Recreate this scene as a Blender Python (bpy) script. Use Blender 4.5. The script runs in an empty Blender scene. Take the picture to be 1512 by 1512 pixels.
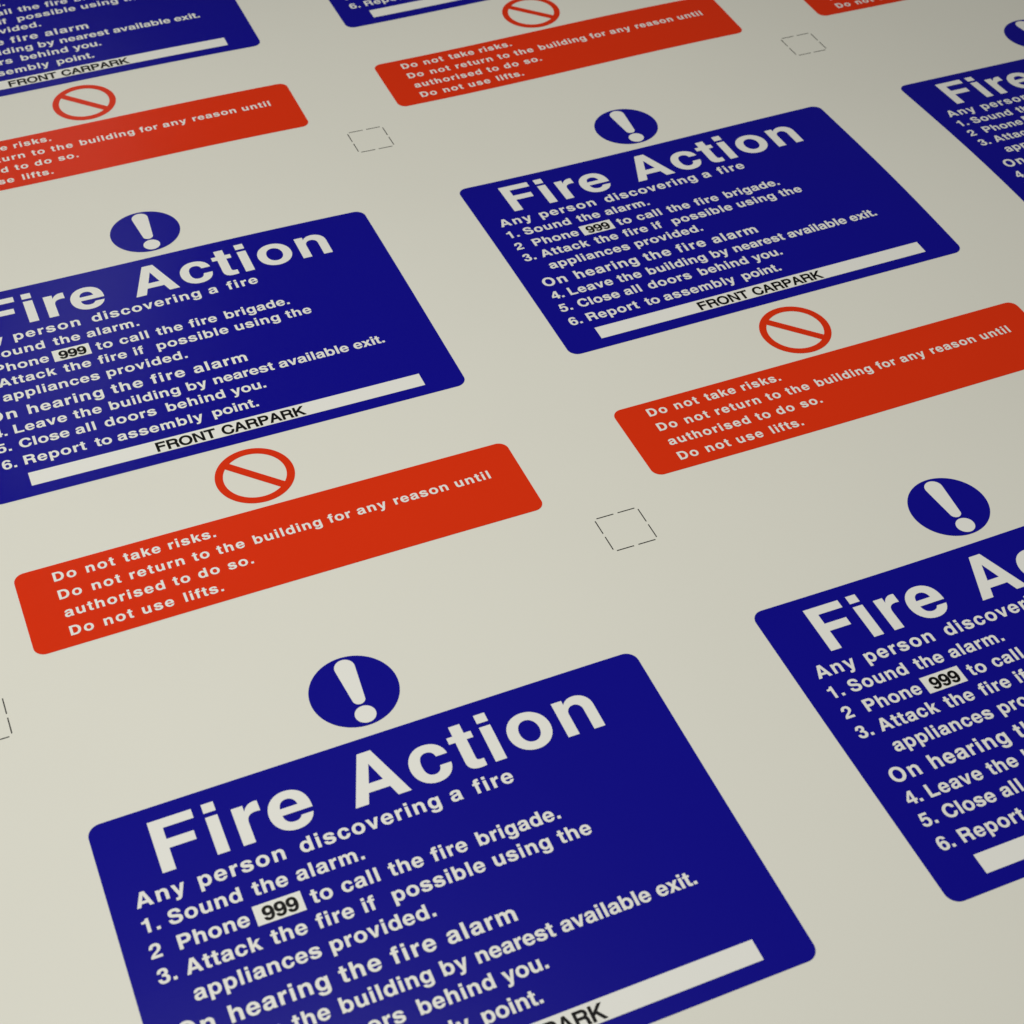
import bpy, bmesh, math
from mathutils import Vector, Matrix
import numpy as np

# ------------------------------------------------------------------ camera, light, exposure
S = 0.2                                   # one blue panel is 0.2 m wide
CAM_LOC = [-0.01358, -3.19792, 2.35763]
CAM_AXES = [[0.920632, -0.390052, 0.017195], [0.266067, 0.659006, 0.703505], [-0.285735, -0.643094, 0.710482]]
FOCAL_PX = 2507.52
HX = [-0.9, -0.5, -0.1, 0.3, 0.7, 1.1, 1.5, 1.9, 2.3, 2.7, 3.1]
HY = [-1.6, -1.2, -0.8, -0.4, -0.0, 0.4, 0.8, 1.2, 1.6, 2.0, 2.4, 2.8]
HZ = [[-0.0, 0.0, 0.0, 0.0001, 0.0001, 0.0003, 0.0001, -0.0006, -0.0002, 0.0, 0.0, -0.0], [0.0, 0.0001, 0.0003, 0.001, 0.0008, 0.0018, 0.0005, -0.0045, -0.0007, 0.0006, 0.0001, 0.0], [0.0003, 0.0009, 0.0005, 0.0011, 0.0012, 0.0019, 0.0013, -0.0074, 0.0012, 0.0026, 0.0004, 0.0], [0.0012, 0.0042, -0.0024, -0.0093, -0.0012, -0.0029, 0.0006, 0.0005, -0.0008, 0.0009, 0.0011, 0.0003], [0.0013, 0.0058, 0.0037, -0.0017, 0.0069, 0.0004, -0.0058, 0.0044, -0.0041, -0.0008, 0.0031, 0.0008], [-0.0004, -0.0006, 0.0013, -0.0037, -0.0033, 0.0011, -0.0064, 0.0058, 0.0009, 0.0005, 0.0023, 0.0003], [-0.0003, 0.0004, 0.0017, -0.0081, -0.0048, 0.0025, -0.0023, -0.003, -0.0064, -0.0006, 0.0008, -0.0], [0.0003, 0.0028, 0.0076, 0.0002, -0.0052, 0.0046, -0.0029, -0.0001, -0.0007, 0.0012, 0.0008, 0.0001], [-0.0002, -0.0018, 0.0014, 0.0018, -0.0034, 0.0107, -0.0099, 0.0033, 0.0046, 0.0011, 0.0002, 0.0], [-0.0002, -0.0011, 0.0002, -0.0036, -0.0053, 0.0119, -0.0052, -0.0009, 0.0016, 0.0003, 0.0, 0.0], [-0.0, -0.0001, 0.0001, -0.0023, -0.0032, 0.0033, -0.0001, -0.0005, 0.0001, 0.0, 0.0, 0.0]]
sc = bpy.context.scene
COL = sc.collection

cam_data = bpy.data.cameras.new('camera')
cam = bpy.data.objects.new('camera', cam_data)
COL.objects.link(cam)
sc.camera = cam
ax = [Vector(a) for a in CAM_AXES]
m = Matrix((ax[0], ax[1], ax[2])).transposed().to_4x4()
m.translation = Vector(CAM_LOC) * S
cam.matrix_world = m
cam_data.sensor_width = 36.0
cam_data.lens = FOCAL_PX / 1512.0 * 36.0
cam_data.clip_start = 0.02
cam_data.clip_end = 60.0
cam_data.dof.use_dof = True
cam_data.dof.focus_distance = 3.45 * S
cam_data.dof.aperture_fstop = 24.0

world = bpy.data.worlds.new('World')
sc.world = world
world.use_nodes = True
bg = world.node_tree.nodes['Background']
bg.inputs['Color'].default_value = (1.0, 0.985, 0.94, 1)
bg.inputs['Strength'].default_value = 0.045

def area(name, loc, target, sx, sy, power, colour):
    d = bpy.data.lights.new(name, 'AREA')
    d.shape = 'RECTANGLE'; d.size = sx; d.size_y = sy
    d.energy = power; d.color = colour
    o = bpy.data.objects.new(name, d)
    o.location = loc
    o.rotation_euler = (Vector(target) - Vector(loc)).to_track_quat('-Z', 'Y').to_euler()
    COL.objects.link(o)
    return o
area('ceiling_lamp', (-0.05, -0.22, 1.06), (0.02, -0.22, 0), 0.55, 0.55, 10.15, (1.0, 0.985, 0.925))
tube = area('ceiling_tube', (0.24, 1.95, 1.55), (0.24, 1.95, 0), 0.13, 0.8, 0.95, (1.0, 0.98, 0.95))
tube.rotation_euler = (0, 0, math.radians(-17))

sc.view_settings.view_transform = 'Standard'
sc.view_settings.look = 'None'
sc.view_settings.exposure = 0.0
sc.view_settings.gamma = 1.0
sc.view_settings.use_curve_mapping = False

# ------------------------------------------------------------------ materials
def material(name, colour, rough, spec=0.5, mottle=0.03, bump=0.02, scale=900.0):
    mt = bpy.data.materials.new(name)
    mt.use_nodes = True
    nt = mt.node_tree
    b = nt.nodes['Principled BSDF']
    b.inputs['Roughness'].default_value = rough
    b.inputs['Specular IOR Level'].default_value = spec
    co = nt.nodes.new('ShaderNodeTexCoord')
    n1 = nt.nodes.new('ShaderNodeTexNoise')
    n1.inputs['Scale'].default_value = 14.0
    n1.inputs['Detail'].default_value = 4.0
    nt.links.new(co.outputs['Object'], n1.inputs['Vector'])
    ramp = nt.nodes.new('ShaderNodeMix')
    ramp.data_type = 'RGBA'
    lo = [c * (1 - mottle) for c in colour]; hi = [min(1, c * (1 + mottle)) for c in colour]
    ramp.inputs[6].default_value = (*lo, 1); ramp.inputs[7].default_value = (*hi, 1)
    nt.links.new(n1.outputs['Fac'], ramp.inputs[0])
    nt.links.new(ramp.outputs[2], b.inputs['Base Color'])
    n2 = nt.nodes.new('ShaderNodeTexNoise')
    n2.inputs['Scale'].default_value = scale
    n2.inputs['Detail'].default_value = 2.0
    nt.links.new(co.outputs['Object'], n2.inputs['Vector'])
    bp = nt.nodes.new('ShaderNodeBump')
    bp.inputs['Strength'].default_value = bump
    bp.inputs['Distance'].default_value = 0.0005
    nt.links.new(n2.outputs['Fac'], bp.inputs['Height'])
    nt.links.new(bp.outputs['Normal'], b.inputs['Normal'])
    return mt

M_SHEET = material('white_vinyl', (0.760, 0.755, 0.682), 0.42, 0.25, 0.012)
M_WHITE = material('brightened_sheet_white', (0.82, 0.82, 0.775), 0.42, 0.35, 0.012)  # same film as the sheet, extra brightness put into the colour
M_BLUE = material('blue_ink', (0.0052, 0.0038, 0.268), 0.24, 0.20, 0.05)
M_RED = material('red_ink', (0.71, 0.033, 0.005), 0.24, 0.20, 0.04)
M_BLACK = material('black_ink', (0.003, 0.003, 0.003), 0.45, 0.15, 0.05)
M_MARK = material('crop_line_ink', (0.025, 0.025, 0.022), 0.5, 0.3, 0.05)

# ------------------------------------------------------------------ the gently waved sheet
_hx, _hy, _hz = np.array(HX), np.array(HY), np.array(HZ)
def height(u, v):
    """height of the waved sheet at sheet coordinates (in panel widths)"""
    return float(np.exp(-(u - _hx) ** 2 / 0.2592) @ _hz @ np.exp(-(v - _hy) ** 2 / 0.2592))

PX, PY = 1.2407, 1.4714                 # pitch of the signs
LAYER = 0.0005                            # one printed layer above the next

def to_world(bm, ou, ov, layer):
    """flat (u, v) -> metres relative to the thing's origin, laid on the waved sheet"""
    h0 = height(ou, ov)
    for p in bm.verts:
        u, v = p.co.x, p.co.y
        z = height(u + ou, v + ov) - h0 + layer * LAYER
        p.co = Vector((u * S, -v * S, z * S))
    for f in bm.faces:
        f.normal_update()
        if f.normal.z < 0:
            f.normal_flip()

def slice_grid(bm, step):
    if not bm.verts: return
    for axis in (0, 1):
        lo = min(p.co[axis] for p in bm.verts); hi = max(p.co[axis] for p in bm.verts)
        n = int((hi - lo) / step)
        for i in range(1, n + 1):
            c = lo + (hi - lo) * i / (n + 1)
            co = Vector((0, 0, 0)); co[axis] = c
            no = Vector((0, 0, 0)); no[axis] = 1
            bmesh.ops.bisect_plane(bm, geom=bm.verts[:] + bm.edges[:] + bm.faces[:], dist=1e-6, plane_co=co, plane_no=no)

# ------------------------------------------------------------------ lettering: outlines per letter
# ops: M move, L line, h / v quarter ellipse starting horizontal / vertical, C cubic, Z close
BOLD = {
'o': (611, 'M306 546 h578 266 v306 -14 h34 266 v306 546 Z M306 432 h174 266 v306 100 h438 266 v306 432 Z'),
'n': (611, 'M65 0 L65 532 L199 532 L199 458 C230 515 285 546 357 546 h546 350 L546 0 L406 0 L406 320 v312 426 h205 310 L205 0 Z'),
'h': (611, 'M65 0 L65 718 L205 718 L205 464 C236 515 287 546 357 546 h546 350 L546 0 L406 0 L406 320 v312 426 h205 310 L205 0 Z'),
'm': (889, 'M64 0 L64 532 L198 532 L198 460 C228 515 275 546 342 546 C405 546 450 515 472 460 C500 515 555 546 617 546 h826 352 L826 0 L686 0 L686 325 v600 428 h515 318 L515 0 L375 0 L375 325 v289 428 h204 318 L204 0 Z'),
'u': (611, 'M546 532 L546 0 L412 0 L412 74 C381 17 326 -14 254 -14 h65 182 L65 532 L205 532 L205 212 v299 106 h406 222 L406 532 Z'),
'r': (389, 'M64 0 L64 532 L198 532 L198 440 C228 508 275 546 340 546 C352 546 363 545 373 543 L373 400 C355 404 340 405 325 405 C247 405 204 362 204 280 L204 0 Z'),
'i': (278, 'M69 0 L69 532 L209 532 L209 0 Z M69 597 L69 725 L209 725 L209 597 Z'),
'l': (278, 'M69 0 L69 718 L209 718 L209 0 Z'),
't': (333, 'M10 438 L10 532 L89 532 L89 676 L229 676 L229 532 L316 532 L316 438 L229 438 L229 160 C229 115 241 102 281 102 C294 102 305 103 316 105 L316 0 C294 -4 265 -7 238 -7 C138 -7 89 36 89 128 L89 438 Z'),
'f': (333, 'M85 0 L85 438 L10 438 L10 532 L85 532 L85 580 C85 680 134 727 235 727 C265 727 295 725 318 722 L318 613 C303 615 288 616 273 616 C237 616 225 602 225 567 L225 532 L318 532 L318 438 L225 438 L225 0 Z'),
'e': (556, 'M166 224 C171 140 215 96 283 96 C330 96 362 116 377 154 L516 154 C487 46 400 -14 280 -14 h23 262 v278 546 C435 546 528 440 528 255 L528 224 Z M382 316 L167 316 C175 392 215 434 275 434 C335 434 374 392 382 316 Z'),
'c': (556, 'M524 341 C512 470 420 546 287 546 h34 262 v284 -14 C420 -14 512 66 524 200 L387 200 C379 138 343 100 287 100 C215 100 176 158 176 266 C176 374 215 434 289 434 C345 434 379 400 387 341 Z'),
's': (556, 'M508 374 C500 487 415 546 275 546 C130 546 47 478 47 378 C47 288 105 242 235 212 C332 189 374 178 374 144 C374 112 338 92 277 92 C212 92 172 120 166 174 L28 174 C32 54 125 -14 276 -14 C430 -14 521 58 521 168 C521 262 465 304 325 337 C232 358 190 368 190 398 C190 426 220 442 270 442 C330 442 363 421 369 374 Z'),
'a': (556, 'M527 0 L381 0 C373 16 369 34 368 56 C325 10 270 -14 206 -14 C98 -14 29 50 29 150 C29 250 84 302 205 321 C335 341 361 348 361 388 C361 420 332 438 278 438 C222 438 192 416 185 372 L50 372 C56 482 140 546 284 546 C425 546 501 492 501 390 L501 105 C501 60 506 35 527 20 Z M361 268 C340 256 315 248 270 240 C200 227 170 206 170 160 C170 120 196 96 240 96 C310 96 361 145 361 218 Z'),
'b': (611, 'M61 0 L61 718 L201 718 L201 476 C235 522 280 546 338 546 h578 264 v336 -14 C280 -14 230 10 197 62 L197 0 Z M318 430 h438 266 v318 101 h198 266 v318 430 Z'),
'd': (611, 'M550 0 L550 718 L410 718 L410 476 C376 522 331 546 273 546 h33 264 v275 -14 C331 -14 381 10 414 62 L414 0 Z M293 430 h173 266 v293 101 h413 266 v293 430 Z'),
'p': (611, 'M62 -207 L62 532 L198 532 L198 466 C231 520 280 546 340 546 h578 262 v340 -14 C283 -14 237 10 202 58 L202 -207 Z M319 432 h438 266 v319 101 h200 266 v319 432 Z'),
'g': (611, 'M551 532 L418 532 L418 466 C385 520 338 546 276 546 h40 268 v272 -8 C335 -8 378 16 411 60 L411 2 C411 -72 373 -106 300 -106 C240 -106 205 -88 198 -48 L52 -48 C60 -155 150 -217 300 -217 C465 -217 551 -145 551 0 Z M297 432 h414 268 v297 106 h180 268 v297 432 Z'),
'k': (556, 'M69 0 L69 718 L209 718 L209 322 L378 532 L542 532 L364 334 L562 0 L396 0 L268 228 L209 164 L209 0 Z'),
'v': (556, 'M543 532 L397 532 L279 162 L159 532 L13 532 L205 0 L349 0 Z'),
'x': (556, 'M15 0 L196 274 L22 532 L187 532 L279 378 L369 532 L533 532 L359 275 L541 0 L374 0 L277 164 L181 0 Z'),
'y': (556, 'M541 532 L397 532 L282 165 L159 532 L10 532 L203 14 C207 4 209 -6 209 -14 C209 -66 185 -98 130 -98 C118 -98 100 -97 82 -93 L82 -207 C105 -212 125 -214 150 -214 C255 -214 300 -175 340 -60 Z'),
'A': (722, 'M20 0 L279 718 L445 718 L702 0 L544 0 L494 150 L228 150 L177 0 Z M270 271 L452 271 L361 546 Z'),
'C': (722, 'M684 478 C672 640 560 737 392 737 h44 358 v390 -19 C555 -19 668 76 686 252 L536 252 C522 160 472 108 392 108 h194 358 v394 610 C470 610 525 565 538 478 Z'),
'D': (722, 'M76 0 L76 718 L360 718 h685 359 v360 0 Z M226 124 L340 124 h535 359 v340 594 L226 594 Z'),
'F': (611, 'M76 0 L76 718 L587 718 L587 592 L226 592 L226 424 L542 424 L542 300 L226 300 L226 0 Z'),
'L': (611, 'M76 0 L76 718 L226 718 L226 128 L583 128 L583 0 Z'),
'O': (778, 'M389 737 h734 359 v389 -19 h44 359 v389 737 Z M389 610 h194 359 v389 108 h584 359 v389 610 Z'),
'P': (667, 'M73 0 L73 718 L400 718 h627 488 v400 258 L223 258 L223 0 Z M223 384 L365 384 h480 489 v365 594 L223 594 Z'),
'R': (722, 'M76 0 L76 718 L430 718 h660 522 C660 445 630 395 570 368 C620 350 645 310 648 240 C650 120 648 62 677 38 L677 0 L512 0 C500 40 500 80 497 160 C495 240 470 275 395 275 L226 275 L226 0 Z M226 398 L400 398 h510 496 v400 594 L226 594 Z'),
'S': (667, 'M598 500 C590 655 490 737 335 737 C165 737 66 652 66 520 C66 404 130 352 290 312 C420 280 478 264 478 200 C478 142 430 108 342 108 C245 108 185 155 183 232 L39 232 C42 75 155 -19 335 -19 C520 -19 629 70 629 215 C629 325 570 382 420 420 C280 456 210 468 210 530 C210 580 250 610 325 610 C405 610 450 570 455 500 Z'),
'1': (556, 'M378 0 L238 0 L238 484 L69 484 L69 587 C180 588 238 625 258 710 L378 710 Z'),
'2': (556, 'M511 0 L26 0 C28 120 85 190 220 285 C330 362 372 405 372 475 C372 550 335 592 276 592 C210 592 175 545 174 455 L35 455 C36 620 130 710 284 710 C420 710 511 625 511 487 C511 375 445 310 335 238 C255 185 215 155 205 124 L511 124 Z'),
'3': (556, 'M27 215 C30 70 130 -19 275 -19 C425 -19 516 68 516 200 C516 285 475 345 400 372 C458 400 488 450 488 520 C488 640 405 710 272 710 C135 710 48 630 44 490 L178 490 C182 560 215 597 268 597 C320 597 350 568 350 515 C350 450 312 424 215 424 L215 324 C325 324 372 290 372 210 C372 140 335 98 272 98 C205 98 165 140 162 215 Z'),
'4': (556, 'M529 146 L450 146 L450 0 L316 0 L316 146 L27 146 L27 275 L300 710 L450 710 L450 258 L529 258 Z M316 258 L316 540 L140 258 Z'),
'5': (556, 'M490 698 L120 698 L60 310 L187 310 C202 345 235 363 275 363 C340 363 378 312 378 225 C378 145 338 98 272 98 C212 98 175 130 168 188 L28 188 C35 60 125 -19 268 -19 C420 -19 518 78 518 230 C518 375 430 470 305 470 C260 470 225 458 195 432 L216 578 L490 578 Z'),
'6': (556, 'M508 532 C495 645 410 710 290 710 C120 710 30 590 30 340 C30 95 120 -19 285 -19 C430 -19 522 75 522 225 C522 365 435 458 312 458 C250 458 205 435 170 388 C172 530 210 597 284 597 C332 597 362 575 374 532 Z M280 345 h384 220 v280 95 h176 220 v280 345 Z'),
'.': (278, 'M66 0 L66 146 L212 146 L212 0 Z'),
}
PLAIN = {
'F': (611, 'M86 0 L86 718 L583 718 L583 630 L184 630 L184 414 L530 414 L530 328 L184 328 L184 0 Z'),
'R': (722, 'M88 0 L88 718 L440 718 h660 530 C660 450 628 395 560 362 C628 338 648 290 650 210 C652 110 652 60 684 30 L684 0 L568 0 C550 40 554 90 552 180 C550 275 518 310 430 310 L186 310 L186 0 Z M186 396 L430 396 C520 396 558 435 558 513 C558 595 520 634 430 634 L186 634 Z'),
'O': (778, 'M389 737 h739 359 v389 -19 h39 359 v389 737 Z M389 648 h139 359 v389 70 h639 359 v389 648 Z'),
'N': (722, 'M76 0 L76 718 L190 718 L552 146 L552 718 L646 718 L646 0 L534 0 L170 570 L170 0 Z'),
'T': (611, 'M14 630 L14 718 L597 718 L597 630 L355 630 L355 0 L256 0 L256 630 Z'),
'C': (722, 'M670 498 C645 650 550 737 385 737 h44 358 v390 -19 C560 -19 665 80 681 262 L584 262 C570 140 500 68 392 68 h144 358 v385 650 C485 650 550 600 573 498 Z'),
'A': (667, 'M14 0 L281 718 L389 718 L654 0 L546 0 L469 222 L194 222 L117 0 Z M224 306 L441 306 L335 608 Z'),
'P': (667, 'M86 0 L86 718 L405 718 h622 510 v405 298 L184 298 L184 0 Z M184 386 L400 386 h520 510 v400 632 L184 632 Z'),
'K': (667, 'M76 0 L76 718 L174 718 L174 362 L518 718 L645 718 L354 424 L663 0 L543 0 L284 356 L174 248 L174 0 Z'),
'9': (556, 'M48 159 C61 46 146 -19 266 -19 C436 -19 526 101 526 351 C526 596 436 710 271 710 C126 710 34 616 34 466 C34 326 121 233 244 233 C306 233 351 256 386 303 C384 161 346 94 272 94 C224 94 194 116 182 159 Z M276 346 h172 471 v276 596 h380 471 v276 346 Z'),
}
KAPPA = 0.575
def parse(path):
    """-> list of contours; a contour is a list of flattened (x, y) points"""
    import re
    out, cur, pos = [], [], (0, 0)
    for op, args in re.findall(r'([MLhvCZ])([^MLhvCZ]*)', path):
        a = [float(x) for x in args.split()]
        if op == 'M': cur = [(a[0], a[1])]; pos = cur[0]
        elif op == 'L': cur.append((a[0], a[1])); pos = cur[-1]
        elif op == 'Z':
            if math.dist(cur[0], cur[-1]) < 0.5: cur.pop()
            out.append(cur)
        else:
            x0, y0 = pos
            if op == 'C': x1, y1, x2, y2, x3, y3 = a
            else:
                x3, y3 = a
                if op == 'h': x1, y1, x2, y2 = x0 + (x3 - x0) * KAPPA, y0, x3, y3 - (y3 - y0) * KAPPA
                else: x1, y1, x2, y2 = x0, y0 + (y3 - y0) * KAPPA, x3 - (x3 - x0) * KAPPA, y3
            n = 9
            for i in range(1, n + 1):
                t = i / n; s = 1 - t
                cur.append((s**3*x0 + 3*s*s*t*x1 + 3*s*t*t*x2 + t**3*x3, s**3*y0 + 3*s*s*t*y1 + 3*s*t*t*y2 + t**3*y3))
            pos = (x3, y3)
    return out
def inside(p, c):
    r = False
    for (x0, y0), (x1, y1) in zip(c, c[1:] + c[:1]):
        if (y0 > p[1]) != (y1 > p[1]) and p[0] < (x1 - x0) * (p[1] - y0) / (y1 - y0) + x0: r = not r
    return r
def embolden(cs, d):
    out = []
    for k, c in enumerate(cs):
        hole = sum(inside(c[0], o) for j, o in enumerate(cs) if j != k) % 2 == 1
        area2 = sum(a[0] * b[1] - b[0] * a[1] for a, b in zip(c, c[1:] + c[:1]))
        s = d if (area2 > 0) != hole else -d
        n = len(c); new = []
        for i in range(n):
            p, q, r = c[i - 1], c[i], c[(i + 1) % n]
            l1 = math.dist(p, q) or 1; l2 = math.dist(q, r) or 1
            n1 = ((q[1] - p[1]) / l1, -(q[0] - p[0]) / l1); n2 = ((r[1] - q[1]) / l2, -(r[0] - q[0]) / l2)
            mx, my = n1[0] + n2[0], n1[1] + n2[1]
            f = s / max(0.35, (mx * mx + my * my) / 2)
            new.append((q[0] + mx * f, q[1] + my * f))
        out.append(new)
    return out
GL = {}
for fname, font, grow in (('title', BOLD, 2), ('bold', BOLD, 5), ('plain', PLAIN, 32)):
    for ch, (adv, path) in font.items():
        cs = parse(path)
        xs = [p[0] for c in cs for p in c]
        thick = embolden(cs, 13 if ch == '9' and fname == 'plain' else grow)
        GL[fname, ch] = (adv, thick, min(xs), max(xs))

def fill(contours):
    """flat filled bmesh from closed contours (holes by even-odd) using a 2D curve"""
    cu = bpy.data.curves.new('outline', 'CURVE')
    cu.dimensions = '2D'; cu.fill_mode = 'BOTH'
    for c in contours:
        sp = cu.splines.new('POLY')
        sp.points.add(len(c) - 1)
        for p, (x, y) in zip(sp.points, c): p.co = (x, y, 0, 1)
        sp.use_cyclic_u = True
    o = bpy.data.objects.new('outline', cu)
    me = o.to_mesh()
    bm = bmesh.new(); bm.from_mesh(me)
    o.to_mesh_clear()
    bpy.data.objects.remove(o); bpy.data.curves.remove(cu)
    return bm

def line_outline(words, end, base, em, font='bold', squeeze=1.0):
    """words: [(text, left ink edge)]; tracking follows from where the next word (or the line's end) lies"""
    cs = []
    k = em / 1000.0
    for i, (w, x) in enumerate(words):
        g = [GL[font, ch] for ch in w]
        n = len(w)
        adv = sum(q[0] for q in g) * k
        lsb = g[0][2] * k
        if i + 1 < len(words):
            nx = words[i + 1][1] - GL[font, words[i + 1][0][0]][2] * k
            tr = (nx - (x - lsb) - adv - 278 * k) / (n + 1)
        elif end is not None and n > 1:
            tr = (end - x - (adv - lsb - (g[-1][0] - g[-1][3]) * k)) / (n - 1)
        else: tr = 0.001
        tr = max(-0.0022, min(0.0048 if font != 'bold' else 0.0030 if em < 0.035 else 0.0014 if em < 0.039 else 0.0030, tr))
        if w == 'if' or w[0].isdigit(): tr = min(tr, 0.0006)
        px = x - lsb
        for q in g:
            for c in q[1]:
                cs.append([(px + a * k, base - b * k) for a, b in c])
            px += q[0] * k + tr
    return cs

# ------------------------------------------------------------------ flat outlines
def rounded(x0, y0, x1, y1, r, n=14):
    pts = []
    for cx, cy, a0 in ((x1 - r, y1 - r, 0), (x0 + r, y1 - r, 90), (x0 + r, y0 + r, 180), (x1 - r, y0 + r, 270)):
        for i in range(n + 1):
            a = math.radians(a0 + 90 * i / n)
            pts.append((cx + r * math.cos(a), cy + r * math.sin(a)))
    return pts
def circle(cx, cy, r, n=96):
    return [(cx + r * math.cos(2 * math.pi * i / n), cy + r * math.sin(2 * math.pi * i / n)) for i in range(n)]
def rect(x0, y0, x1, y1): return [(x0, y0), (x1, y0), (x1, y1), (x0, y1)]

PANEL_H = 0.6712
TEXT_BLUE = [
 (0.1835, 0.0400, [('Any', .0412), ('person', .1440), ('discovering', .3141), ('a', .5770), ('fire', .6200)], .6905),
 (0.2320, 0.0373, [('1.', .0405), ('Sound', .0818), ('the', .2191), ('alarm.', .2917)], .4050),
 (0.2805, 0.0373, [('2', .0395), ('Phone', .0848)], .1985),
 (0.2805, 0.0373, [('to', .3009), ('call', .3519), ('the', .4330), ('fire', .5063), ('brigade.', .5867)], .7320),
 (0.3275, 0.0373, [('3.', .0400), ('Attack', .0836), ('the', .2208), ('fire', .2947), ('if', .3720), ('possible', .4219), ('using', .5958), ('the', .7110)], .7725),
 (0.3750, 0.0373, [('appliances', .0835), ('provided.', .3015)], .4740),
 (0.4312, 0.0415, [('On', .0440), ('hearing', .1240), ('the', .2980), ('fire', .3825), ('alarm', .4743)], .5900),
 (0.4797, 0.0373, [('4.', .0432), ('Leave', .0855), ('the', .2072), ('building', .2825), ('by', .4465), ('nearest', .5040), ('available', .6472), ('exit.', .8150)], .8835),
 (0.5270, 0.0373, [('5.', .0415), ('Close', .0868), ('all', .2004), ('doors', .2606), ('behind', .3905), ('you.', .5284)], .6015),
 (0.5780, 0.0373, [('6.', .0425), ('Report', .0860), ('to', .2290), ('assembly', .2746), ('point.', .4738)], .5700),
]
TEXT_RED = [
 (0.9100, 0.0325, [('Do', .0712), ('not', .1330), ('take', .2049), ('risks.', .2919)], .3830),
 (0.9575, 0.0325, [('Do', .0708), ('not', .1334), ('return', .2051), ('to', .3260), ('the', .3736), ('building', .4463), ('for', .5966), ('any', .6554), ('reason', .7323), ('until', .8617)], .9350),
 (1.0042, 0.0325, [('authorised', .0714), ('to', .2756), ('do', .3240), ('so.', .3816)], .4300),
 (1.0510, 0.0325, [('Do', .0714), ('not', .1336), ('use', .2052), ('lifts.', .2849)], .3580),
]

def exclamation():
    top, bot = (.504, -.1588, .0187), (.504, -.0825, .0116)
    pts = []
    d = bot[1] - top[1]
    a = math.asin((top[2] - bot[2]) / d)           # tangent lines of the two end circles
    n = 20
    for i in range(n + 1):
        th = (math.pi - a) + (math.pi + 2 * a) * i / n     # over the top (y is down)
        pts.append((top[0] + top[2] * math.cos(th), top[1] + top[2] * math.sin(th)))
    for i in range(n + 1):
        th = a + (math.pi - 2 * a) * i / n
        pts.append((bot[0] + bot[2] * math.cos(th), bot[1] + bot[2] * math.sin(th)))
    return [pts, circle(.5042, -.0468, .0190, 48)]

def prohibition():
    cx, cy, R, r, hw = .4970, .7734, .0796, .0632, .0088
    out = [circle(cx, cy, R)]
    for side in (1, -1):                            # the two openings on either side of the bar
        d = hw
        half = math.acos(d / r)
        mid = math.radians(-45) if side > 0 else math.radians(135)
        n = 48
        out.append([(cx + r * math.cos(mid - half + 2 * half * i / n), cy + r * math.sin(mid - half + 2 * half * i / n)) for i in range(n + 1)])
    return out

# the sign, flat, one outline set per part: (name, parent, contours, material, layer)
PARTS = [
 ('mandatory_symbol', None, [circle(.5028, -.1033, .0807)], M_BLUE, 1),
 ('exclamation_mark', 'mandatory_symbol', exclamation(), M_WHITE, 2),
 ('blue_panel', None, [rounded(0, 0, 1, PANEL_H, .0235)], M_BLUE, 1),
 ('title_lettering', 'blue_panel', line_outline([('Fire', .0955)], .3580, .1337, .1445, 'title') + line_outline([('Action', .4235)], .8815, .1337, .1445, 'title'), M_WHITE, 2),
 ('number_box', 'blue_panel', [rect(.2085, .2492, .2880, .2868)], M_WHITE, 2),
 ('number_lettering', 'blue_panel', line_outline([('999', .2212)], .2788, .2818, .0372, 'plain'), M_BLACK, 3),
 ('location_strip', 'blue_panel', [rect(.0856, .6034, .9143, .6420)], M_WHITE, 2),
 ('location_lettering', 'blue_panel', line_outline([('FRONT', .3370)], .4590, .6372, .0360, 'plain') + line_outline([('CARPARK', .4735)], .6480, .6372, .0360, 'plain'), M_BLACK, 3),
]
for base, em, words, end in TEXT_BLUE:
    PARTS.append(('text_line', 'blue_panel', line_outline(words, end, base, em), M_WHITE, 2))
PARTS += [
 ('prohibition_symbol', None, prohibition(), M_RED, 1),
 ('red_panel', None, [rounded(0.001, .8664, 1.0015, 1.0760, .0215)], M_RED, 1),
]
for base, em, words, end in TEXT_RED:
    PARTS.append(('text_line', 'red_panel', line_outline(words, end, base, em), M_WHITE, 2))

FLAT = []
for name, par, cs, mt, layer in PARTS:
    bm = fill(cs)
    slice_grid(bm, 0.07)
    FLAT.append((name, par, bm, mt, layer))

def make_object(name, bm, mt, parent=None):
    me = bpy.data.meshes.new(name)
    bm.to_mesh(me)
    me.materials.append(mt)
    o = bpy.data.objects.new(name, me)
    COL.objects.link(o)
    if parent is not None: o.parent = parent
    return o
def empty(name, u, v, label, cat, group):
    o = bpy.data.objects.new(name, None)
    o.empty_display_size = 0.02
    o.location = (u * S, -v * S, height(u, v) * S)
    o['label'] = label; o['category'] = cat; o['group'] = group
    COL.objects.link(o)
    return o

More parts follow.
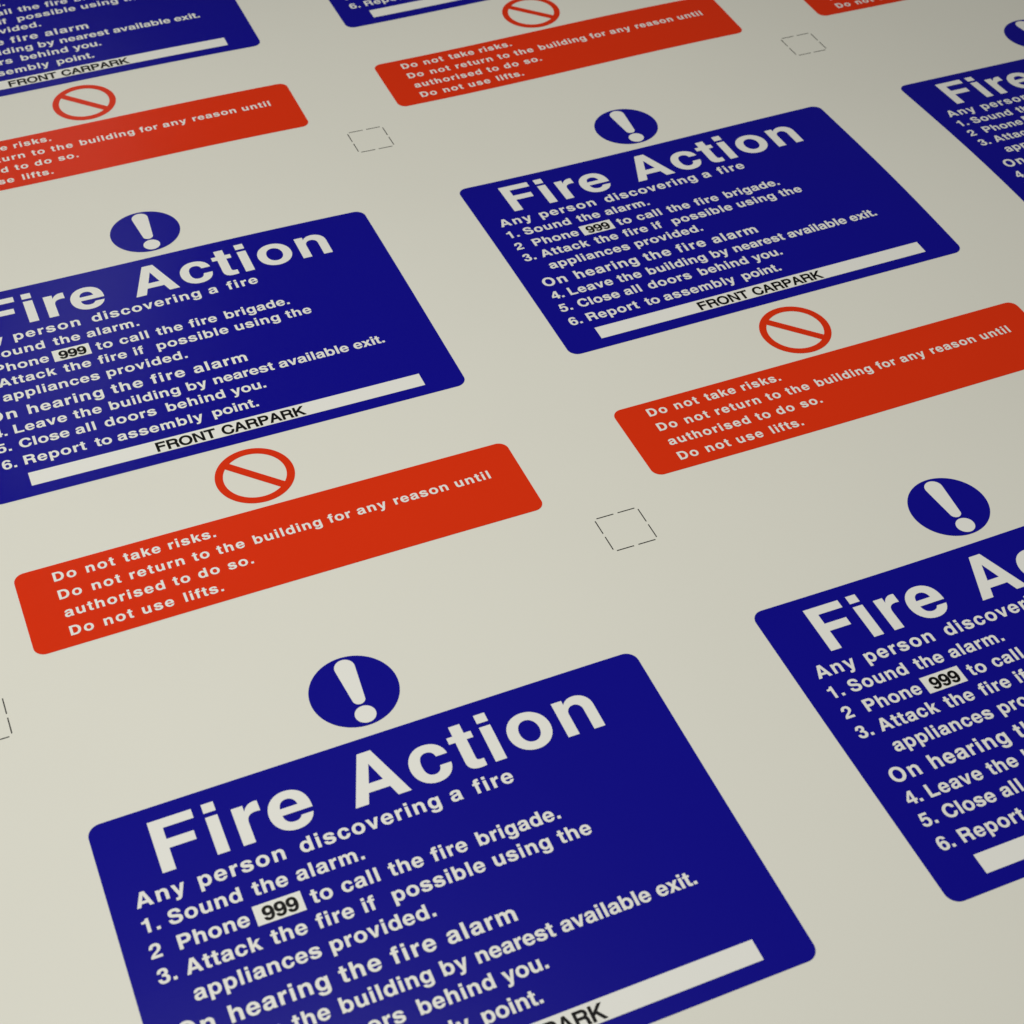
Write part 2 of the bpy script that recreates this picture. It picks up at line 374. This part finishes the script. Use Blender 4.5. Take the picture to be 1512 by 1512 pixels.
# ------------------------------------------------------------------ the white sheet everything is printed on
def build_sheet():
    bm = bmesh.new()
    u0, u1, v0, v1, st = -2.4, 5.2, -3.6, 3.6, 0.06
    nu, nv = int((u1 - u0) / st), int((v1 - v0) / st)
    top, low = [], []
    for j in range(nv + 1):
        for i in range(nu + 1):
            u, v = u0 + i * st, v0 + j * st
            z = height(u, v) * S
            top.append(bm.verts.new((u * S, -v * S, z)))
            low.append(bm.verts.new((u * S, -v * S, z - 0.0006)))
    W = nu + 1
    for j in range(nv):
        for i in range(nu):
            a = j * W + i
            bm.faces.new((top[a], top[a + W], top[a + W + 1], top[a + 1])).smooth = True
            bm.faces.new((low[a], low[a + 1], low[a + W + 1], low[a + W])).smooth = True
    rim = [j * W for j in range(nv + 1)] + [nv * W + i for i in range(1, nu + 1)] + [j * W + nu for j in range(nv - 1, -1, -1)] + [i for i in range(nu - 1, 0, -1)]
    for k in range(len(rim)):
        a, b = rim[k], rim[(k + 1) % len(rim)]
        bm.faces.new((top[a], low[a], low[b], top[b]))
    bmesh.ops.recalc_face_normals(bm, faces=bm.faces[:])
    o = make_object('sheet', bm, M_SHEET)
    o['kind'] = 'structure'
    return o
build_sheet()

# ------------------------------------------------------------------ the signs, each a thing of its own
SIGNS = [
 (0, 1, 'blue and red fire action sign nearest the camera, cut off by the bottom edge'),
 (0, 0, 'fire action sign cut by the left edge with its whole red panel in view'),
 (1, 0, 'fire action sign right of centre whose entire blue panel is in view'),
 (1, 1, 'fire action sign cut off by the lower right edge, its red panel out of sight'),
 (0, -1, 'far fire action sign in the top left corner, cut off at top and left'),
 (1, -1, 'far fire action sign at the top centre, its red panel whole below a blue sliver'),
 (2, 0, 'fire action sign at the upper right edge showing only its blue left end'),
 (2, -1, 'fire action sign at the top right of which only a red corner shows'),
]
# added sideways nudges: ring and location lettering realigned on two of the signs
NUDGE = {(0, 0): {'prohibition_symbol': .0042, 'location_lettering': .0040},
            (1, 0): {'prohibition_symbol': -.0030, 'location_lettering': -.0035}}
for c, r, label in SIGNS:
    ou, ov = c * PX, r * PY
    t = empty('fire_action_sign', ou, ov, label, 'sign', 'fire action signs printed in rows on the white sheet')
    made = {}
    for name, par, flat, mt, layer in FLAT:
        bm = flat.copy()
        du = NUDGE.get((c, r), {}).get(name, 0)
        if du: bmesh.ops.translate(bm, verts=bm.verts[:], vec=(du, 0, 0))
        to_world(bm, ou, ov, layer)
        o = make_object(name, bm, mt, made[par] if par else t)
        if not par: made[name] = o
        bm.free()

# ------------------------------------------------------------------ square crop marks where four signs meet
KX, KY, KS = 1.1218, -.2837, .0929
MARKS = [
 (0, 1, 'black dashed crop square in the picture centre beside the whole red panel'),
 (0, 0, 'dashed crop square below the red panel at the top centre'),
 (1, 0, 'faint far dashed crop square near the top right corner'),
 (-1, 1, 'dashed crop square cut off by the left edge'),
]
for c, r, label in MARKS:
    ou, ov = KX + c * PX, KY + r * PY
    t = empty('crop_mark', ou, ov, label, 'crop mark', 'dashed crop squares between the signs')
    h, w = KS / 2, .0011
    for sx, sy in ((1, 1), (1, -1), (-1, 1), (-1, -1)):
        a, b = .0045, .0412
        cs = []
        for pts in (rect(a, h - w, b, h + w), rect(h - w, a, h + w, b)):
            cs.append([(sx * x, sy * y) for x, y in pts])
        bm = fill(cs)
        to_world(bm, ou, ov, 1)
        make_object('corner_tick', bm, M_MARK, t)
        bm.free()
